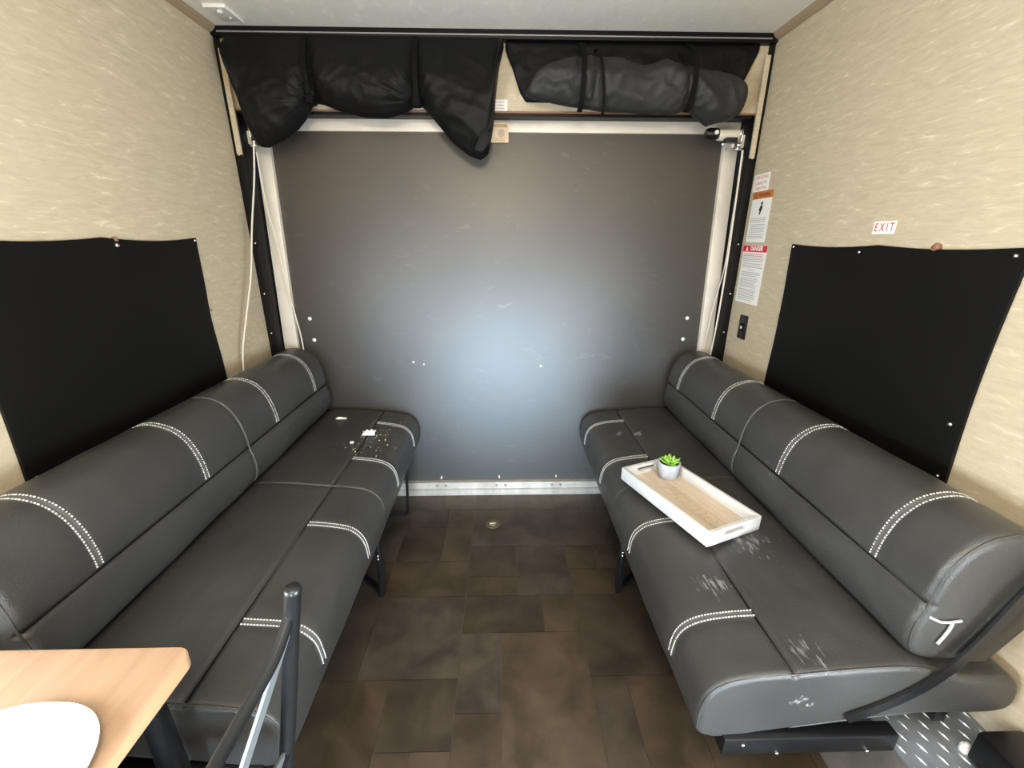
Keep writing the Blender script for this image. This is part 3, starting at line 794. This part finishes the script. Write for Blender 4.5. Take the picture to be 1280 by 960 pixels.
t = sticker('capacity_sticker', 'small white sticker with three lines of red print, topmost on the right wall', 'sticker', (HW-.0005, 2.113, 1.690), RW, .125, .074)
put_text('2500 LB MAX', .020, M['ink_pink'], t, (0, .022, .0009), sx=.86)
put_text('Capacity for', .022, M['ink_pink'], t, (0, 0, .0009), sx=.86)
put_text('Cargo Area', .022, M['ink_pink'], t, (0, -.022, .0009), sx=.86)
t = sticker('warning_label', 'white warning label with an orange band and a small black pictogram', 'label', (HW-.0005, 2.082, 1.540), RW, .155, .220)
MB().box(-.080, .080, .080, .111, .0008, .0016).build('header_band', M['band_orange'], t)
put_text('\u26A0 WARNING', .022, M['band_dark'], t, (0, .0955, .0017), sx=.9, bold=.0006)
pg = MB().lathe([(.0075, .0008), (.0075, .0014)], (.006, .060, 0), 14)
pg.prism([(-.012, .030), (-.002, .050), (.010, .053), (.016, .040), (.008, .024), (.002, .010), (-.004, .012), (-.004, .028)], lambda u, v, w: (u, v, w), .0008, .0014)
pg.build('pictogram', M['ink_black'], t)
lines(t, -.066, .066, [-.004, -.012, -.020], .003)
lines(t, -.058, .062, [-.032, -.040, -.048, -.056, -.064], .003)
lines(t, -.066, .062, [-.075, -.083, -.090], .003)
t = sticker('danger_label', 'tall white danger label with a red band, lowest of the three on the right wall', 'label', (HW-.0005, 2.069, 1.283), RW, .195, .270)
MB().box(-.0975, .0975, .104, .133, .0008, .0016).build('header_band', M['band_red'], t)
put_text('DANGER', .028, M['paper'], t, (.016, .1185, .0017), sx=.88, bold=.0008)
MB().prism([(-.076, .108), (-.054, .108), (-.065, .128)], lambda u, v, w: (u, v, w), .0016, .0020).build('alert_triangle', M['paper'], t)
lines(t, -.088, .088, [.093, .086], .003, 'ink_pink')
lines(t, -.088, .088, [.078, .070, .062, .050, .042, .034], .003)
lines(t, -.030, .020, [.022], .003)
lines(t, -.082, .085, [.010, .002, -.006, -.018, -.026, -.034, -.042, -.050, -.058, -.070, -.078, -.086, -.094, -.102, -.110, -.120], .0033, ragged=.25)
t = sticker('exit_sticker', 'white sticker with red EXIT lettering above the right window cover', 'sign', (HW-.0005, 1.382, 1.477), RW, .082, .038)
put_text('E X I T', .034, M['ink_red'], t, (0, 0, .0009), sx=.72, bold=.0004)
t = sticker('rating_sticker', 'small white printed sticker on the beige header beside the swagged screen', 'sticker', (.000, D-.0125, 2.010), BW, .075, .045)
lines(t, -.028, .030, [.012, -.012], .003)
lines(t, -.010, .026, [.0], .003, 'ink_pink')
t = sticker('door_label', 'yellowed label on the top rail of the ramp door beside the swagged screen', 'label', (.002, DY+.0785, 1.922), BW, .084, .088, 'yellow_paper')
MB().box(-.036, .036, .020, .034, .0008, .0014).build('header_band', M['tray_ink'], t)
lines(t, -.030, .030, [-.026, -.034], .003, 'tray_ink')
MB().lathe([(.016, .0008), (.016, .0012), (.001, .0012)], (.008, -.004, 0), 18, sq=2.4).build('emblem', M['tray_base'], t)

t = thing('switch_plate', 'small black switch plate on the right wall below the danger label', 'switch', (HW-.0005, 2.052, 1.033), RW)
MB().box(-.034, .034, -.058, .058, 0, .006).build('face_plate', M['black'], t, bevel=.003)
k = MB().box(-.012, .012, -.022, .020, .006, .010).build('rocker', M['black_frame'], t, bevel=.002)
MB().box(-.006, .006, -.007, .005, .010, .0125).build('indicator', M['white'], k, bevel=.001)

t = thing('ceiling_plate', 'small white ceiling plate with a latch beside the left cove strip', 'ceiling plate', (-1.072, 2.064, H))
o = t.location
MB(o).box(-1.115, -1.030, 1.998, 2.130, H-.004, H-.0002).build('face_plate', M['ceil'], t, bevel=.001)
fr = MB(o); fr.box(-1.115, -1.030, 1.998, 2.006, H-.012, H-.004).box(-1.038, -1.030, 2.006, 2.130, H-.012, H-.004); fr.build('raised_edge', M['white'], t, bevel=.002)
MB(o).lathe([(.001, -.016), (.009, -.015), (.012, -.010), (.012, -.004)], (-1.072, 2.035, H), 14).build('latch_knob', M['white'], t, smooth=True)
MB(o).lathe([(.001, -.010), (.004, -.009), (.005, -.004)], (-1.066, 2.096, H), 10).build('screw', M['white'], t, smooth=True)

# floor tie-down cup
t = thing('floor_tie_down', 'round brass tie-down cup set in the floor before the ramp door', 'floor fitting', (-.046, 1.914, 0))
MB().lathe([(.001, .0004), (.026, .0006), (.027, .003), (.033, .004), (.037, .002), (.038, .0003)], (0, 0, 0), 28).build('rim', M['brass_dark'], t, smooth=True, angle=40)
MB().lathe([(.001, .004), (.014, .004), (.018, .002), (.019, .0006)], (0, 0, 0), 20).build('boss', M['brass'], t, smooth=True, angle=40)
MB().box(-.018, .018, -.0035, .0035, .0042, .0065).build('lift_bar', M['alu_top'], t, bevel=.0015)

# wheel-well box with tread plate at the lower right
t = thing('wheel_well_box', 'low wheel-well box with an aluminium tread plate lid under the right sofa end', 'box', (1.07, .2, 0))
o = t.location
MB(o).box(.942, HW-.001, -.45, .86, .0005, .287).build('side_cladding', M['box_side'], t)
tp = MB(o).box(.938, HW-.001, -.454, .86, .287, .292).build('tread_plate', M['diamond'], t)
tr = MB(o)
for i in range(10):
    for j in range(28):
        x = .953 + i*.026; y = -.44 + j*.050 + (i % 2)*.025
        if x > 1.19 or y > .84: continue
        a = radians(106); dx, dy = .0130*cos(a), .0130*sin(a)
        nx, ny = -.0028*sin(a), .0028*cos(a)
        P = [(x-dx, y-dy, .2921), (x+nx, y+ny, .2921), (x+dx, y+dy, .2921), (x-nx, y-ny, .2921), (x, y, .2955)]
        ii = [tr.vert(p) for p in P]
        tr.f += [[ii[0], ii[3], ii[4]], [ii[3], ii[2], ii[4]], [ii[2], ii[1], ii[4]], [ii[1], ii[0], ii[4]], [ii[0], ii[1], ii[2], ii[3]]]
q = tr.build('tread_lug', M['lug'], tp); q['kind'] = 'stuff'
t = thing('black_case', 'black moulded case standing on the tread plate at the right edge', 'case', (1.15, .56, .295))
o = t.location
MB(o).box(1.085, 1.192, .40, .640, .2952, .385).build('case_body', M['black'], t, bevel=.010)
MB(o).lathe([(.001, -.006), (.006, -.004), (.006, .001)], (1.110, .3985, .345), 10, 'y').build('screw', M['brass'], t, smooth=True)
t = thing('plastic_cap', 'small white plastic cap lying on the tread plate', 'cap', (1.10, .652, .2925))
MB().lathe([(.001, .0), (.011, 0), (.012, .004), (.010, .016), (.001, .018)], (0, 0, 0), 14).build('cap_body', M['white'], t, smooth=True, angle=50)
MB().lathe([(.001, .018), (.005, .018), (.005, .024), (.001, .025)], (0, 0, 0), 10).build('cap_nub', M['white'], t, smooth=True, angle=50)

# ceiling lamps behind the camera, with their own light
M['lamp_glow'] = mat('lit lamp lens', (.9, .88, .8), .4)
_b = M['lamp_glow'].node_tree.nodes['Principled BSDF']
_b.inputs['Emission Color'].default_value = (1.0, .86, .66, 1); _b.inputs['Emission Strength'].default_value = 6.0
for n_, ly in enumerate((-.30, -1.1)):
    t = thing('ceiling_lamp', 'round white ceiling lamp %s' % ('just behind the camera', 'at the far back of the cabin')[n_], 'lamp', (0, ly, H), group='ceiling lamps')
    MB().lathe([(.001, -.001), (.13, -.001), (.135, -.012), (.12, -.022), (.115, -.022), (.001, -.02)], (0, 0, 0), 32).build('lamp_base', M['white'], t, smooth=True, angle=40)
    MB().lathe([(.001, -.040), (.06, -.037), (.10, -.028), (.112, -.0225)], (0, 0, 0), 32).build('lamp_lens', M['lamp_glow'], t, smooth=True, angle=60)
    l = bpy.data.lights.new('ceiling_lamp_light', 'POINT'); l.energy = 17; l.color = (1.0, .84, .62); l.shadow_soft_size = .10
    lo = bpy.data.objects.new('ceiling_lamp_light', l); COL.objects.link(lo); lo.parent = t; lo.location = (0, 0, -.16)

# ------------------------------------------------------------------ tray and succulent
ang = atan2(-.386, .152) + pi/2          # long side is local y
tz = .5585
t = thing('serving_tray', 'whitewashed wooden tray with cut-out handles resting on the right sofa', 'tray', (.650, 1.283, tz), (0, 0, ang))
TW, TL, TH, tk = .112, .212, .050, .012
for k in range(5):
    xa = -TW + 2*TW*k/5; MB().box(xa+.0008, xa+2*TW/5-.0008, -TL, TL, 0, .010).build('board', M['tray_base'], t, bevel=.0008, seg=1)
for sg in (-1, 1):
    MB().box(*sorted((sg*TW, sg*(TW-tk))), -TL, TL, .0, TH).build('long_side', M['tray'], t, bevel=.0015)
    # short side with a handle slot
    y0, y1 = sorted((sg*TL, sg*(TL-tk))); hx, h0, h1 = .044, .024, .038; xi = TW-tk
    bm_ = MB()
    bm_.box(-xi, xi, y0, y1, 0, h0).box(-xi, xi, y0, y1, h1, TH).box(-xi, -hx, y0, y1, h0, h1).box(hx, xi, y0, y1, h0, h1)
    bm_.build('handle_side', M['tray'], t)
put_text('Home', .095, M['tray_ink'], t, (.0, -.02, .0102), rotz=-pi/2, shear=.35, extrude=.0002, bold=-.0016)

Rz = Matrix.Rotation(ang, 4, 'Z')
pp = Vector((.650, 1.283, 0)) + Rz @ Vector((.054, .142, 0))
t = thing('potted_succulent', 'small green succulent in a pale grey pot on the tray', 'plant', (pp.x, pp.y, tz+.0105))
pot = MB().lathe([(.001, 0), (.031, 0), (.034, .004), (.041, .062), (.041, .065), (.036, .065), (.035, .055), (.001, .055)], (0, 0, 0), 30).build('pot', M['pot'], t, smooth=True, angle=40)
MB().lathe([(.001, .060), (.02, .059), (.0345, .056), (.0345, .054)], (0, 0, 0), 20).build('soil', M['soil'], t, smooth=True)
def leaf(rad, tilt, L, w, m):
    b2 = MB(); rows = []
    for i in range(7):
        u = i/6; ww = w*sin(pi*(.12+.80*u))**.8 * (1 if u < .98 else .2); up = u*L
        c = Vector((cos(rad)*cos(tilt)*up, sin(rad)*cos(tilt)*up, .056 + sin(tilt)*up + .006*u*u))
        sd = Vector((-sin(rad), cos(rad), 0)); nn = Vector((-cos(rad)*sin(tilt), -sin(rad)*sin(tilt), cos(tilt)))
        rows.append([c + sd*ww*cos(a) + nn*ww*.35*sin(a) for a in [2*pi*q/8 for q in range(8)]])
    b2.grid(rows, closed_u=True, caps=True)
    return b2.build('leaf', m, t, smooth=True)
for ring, (cnt, tilt, L, w) in enumerate(((9, .32, .043, .010), (7, .75, .034, .009), (5, 1.15, .024, .007))):
    for k in range(cnt):
        leaf(2*pi*k/cnt + ring*.35, tilt + random.uniform(-.08, .08), L*random.uniform(.9, 1.08), w, M['leaf'] if ring == 0 or k % 2 else M['leaf_tip'])

# ------------------------------------------------------------------ litter on the left sofa
def scrap(label, c, w, d, hgt, seed):
    m_ = MB(); rows = []
    for j in range(7):
        row = []
        for i in range(9):
            u, v = i/8-.5, j/6-.5
            z = hgt*max(0, .5+noise.noise(Vector((u*3+seed, v*3, seed)))*1.3)*(1-(2*abs(v))**3)
            row.append((u*w*(1+.3*noise.noise(Vector((v*4, seed, 0)))), v*d*(1+.4*noise.noise(Vector((u*4, 1, seed)))), .001+z))
        rows.append(row)
    m_.grid(rows); low = [[(p[0], p[1], p[2]-.0006) for p in r] for r in rows]; m_.grid(low)
    o = m_.build('paper_scrap', M['paper'], None, smooth=False)
    o.location = c
    return tag(o, label, 'litter', 'paper scraps on the left sofa')
scrap('flat white paper scrap at the far back of the left sofa seat', (-.831, 2.062, .553), .055, .018, .006, 2.0)
scrap('crumpled white paper scrap near the far end of the left sofa', (-.642, 1.905, .540), .060, .042, .020, 5.0)
scrap('tiny white paper chip on the long seam of the left sofa', (-.690, 1.800, .543), .016, .014, .008, 9.0)
cr_ = MB()
for k in range(60):
    x = random.gauss(-.60, .055); y = random.gauss(1.86, .11); r = random.uniform(.0010, .0030)
    if x > -.525 or y > 2.15: continue
    z = .5365 + (x + .60)*-.10
    cr_.lathe([(.0003, 0), (r, r*.3), (r*.6, r*1.1), (.0003, r*1.3)], (x, y, z), 5)
tag(cr_.build('crumbs', M['yellow_paper']), 'scattered tan crumbs at the far end of the left sofa', 'crumbs', kind='stuff')

# ------------------------------------------------------------------ table, plate, chair
TX0, TX1, TY0, TY1, TZ = -1.195, -.548, -.30, .588, .74
t = thing('dinette_table', 'beech laminate dinette table at the lower left with a rounded corner', 'table', (-.87, .14, 0))
o = t.location
def rrect(x0, x1, y0, y1, r, n=8):
    P = []
    for cx, cy, a0 in ((x1-r, y1-r, 0), (x0+r, y1-r, pi/2), (x0+r, y0+r, pi), (x1-r, y0+r, 1.5*pi)):
        for k in range(n+1):
            a = a0 + pi/2*k/n; P.append((cx + r*cos(a), cy + r*sin(a)))
    return P
MB(o).prism(rrect(TX0, TX1, TY0, TY1, .030), lambda u, v, w: (u, v, w), TZ-.0245, TZ).build('table_top', M['wood'], t, bevel=.002)
MB(o).prism(rrect(TX0-.001, TX1+.0012, TY0-.001, TY1+.0012, .031), lambda u, v, w: (u, v, w), TZ-.0225, TZ-.002).build('edge_band', M['wood_edge'], t)
for lx, ly in ((-.640, .562), (-.640, -.24), (-1.12, .562), (-1.12, -.24)):
    MB(o).tube([(lx, ly, TZ-.026), (lx+.004, ly+.002, .40), (lx+.008, ly+.004, .001)], .022, 14).build('leg', M['black'], t, smooth=True, angle=50)
MB(o).box(-1.13, -.63, .552, .572, TZ-.075, TZ-.026).build('apron', M['black'], t, bevel=.003)
MB(o).tube([(-.67, .562, TZ-.07), (-.86, .566, .44), (-1.04, .570, .20)], .011, 10).build('folding_brace', M['black'], t, smooth=True, angle=50)

t = thing('plate', 'glossy white rounded plate near the table edge', 'plate', (-.690, .345, TZ+.0005))
pl = MB().lathe([(.001, .003), (.085, .003), (.095, .005), (.130, .016), (.137, .0175), (.137, .0145), (.128, .011), (.094, 0), (.001, 0)], (0, 0, 0), 64, sq=2.35)
pl.build('dish', M['plate'], t, smooth=True, angle=50)

cx, cy = -.36, .37
t = thing('metal_chair', 'black metal chair with crossed grey back strips tucked to the table', 'chair', (-.52, cy, 0))
o = t.location
ya, yb = .550, .19
def bx_(z): return -.330 - (.905-z)*.185           # recline of the back
for y in (ya, yb):
    P = [(bx_(.905), y, .905), (bx_(.75), y, .75), (bx_(.60), y, .60), (bx_(.47), y, .47), (-.405, y, .40), (-.375, y, .2), (-.345, y, .001)]
    MB(o).tube(catmull(P, 4), .0130, 14).build('leg', M['chair'], t, smooth=True, angle=50)
    MB(o).lathe([(.0138, -.006), (.0138, .001), (.011, .004), (.001, .005)], (bx_(.905), y, .905), 14).build('post_cap', M['chair'], t, smooth=True, angle=60)
    yi = y + (-.028 if y == ya else .028)
    MB(o).tube([(-.77, yi, .44), (-.79, yi, .2), (-.80, yi, .001)], .012, 12).build('leg', M['chair'], t, smooth=True, angle=50)
    MB(o).tube([(bx_(.455)-.002, y, .44), (-.45, yi, .44), (-.77, yi, .44)], .010, 10).build('seat_rail', M['chair'], t, smooth=True, angle=50)
P = [(bx_(.845)-.002, ya-.004, .850), (bx_(.83), ya-.06, .825), (bx_(.815)-.006, cy+.04, .812), (bx_(.815)-.006, cy-.04, .812), (bx_(.83), yb+.06, .825), (bx_(.845)-.002, yb+.004, .850)]
MB(o).tube(catmull(P, 5), .0095, 12).build('top_rail', M['chair'], t, smooth=True, angle=50)
MB(o).tube([(bx_(.52), ya, .52), (bx_(.52), yb, .52)], .009, 10).build('lower_rail', M['chair'], t, smooth=True, angle=50)
for s1, s2 in ((ya, yb), (yb, ya)):
    P = [(bx_(.835), s1 - (s1-s2)*.03, .835), (bx_(.76), s1 - (s1-s2)*.20, .770), (bx_(.69), s1 - (s1-s2)*.42, .70), (bx_(.66), cy, .665), (bx_(.63), s1 - (s1-s2)*.58, .63), (bx_(.57), s1 - (s1-s2)*.80, .56), (bx_(.53), s1 - (s1-s2)*.95, .528)]
    MB(o).bar(catmull(P, 4), .020, .005, up=(0, .31, -.36 if s1 > s2 else .36)).build('back_strip', M['chair_strip'], t)
MB(o).lathe([(.001, -.006), (.026, -.005), (.028, 0), (.026, .005), (.001, .006)], (bx_(.665), cy, .665), 20, 'x').build('centre_disc', M['chair_strip'], t, smooth=True, angle=50)
MB(o).prism(rrect(-.80, -.43, .205, .530, .04), lambda u, v, w: (u, v, w), .452, .480).build('seat', M['black'], t, bevel=.008)
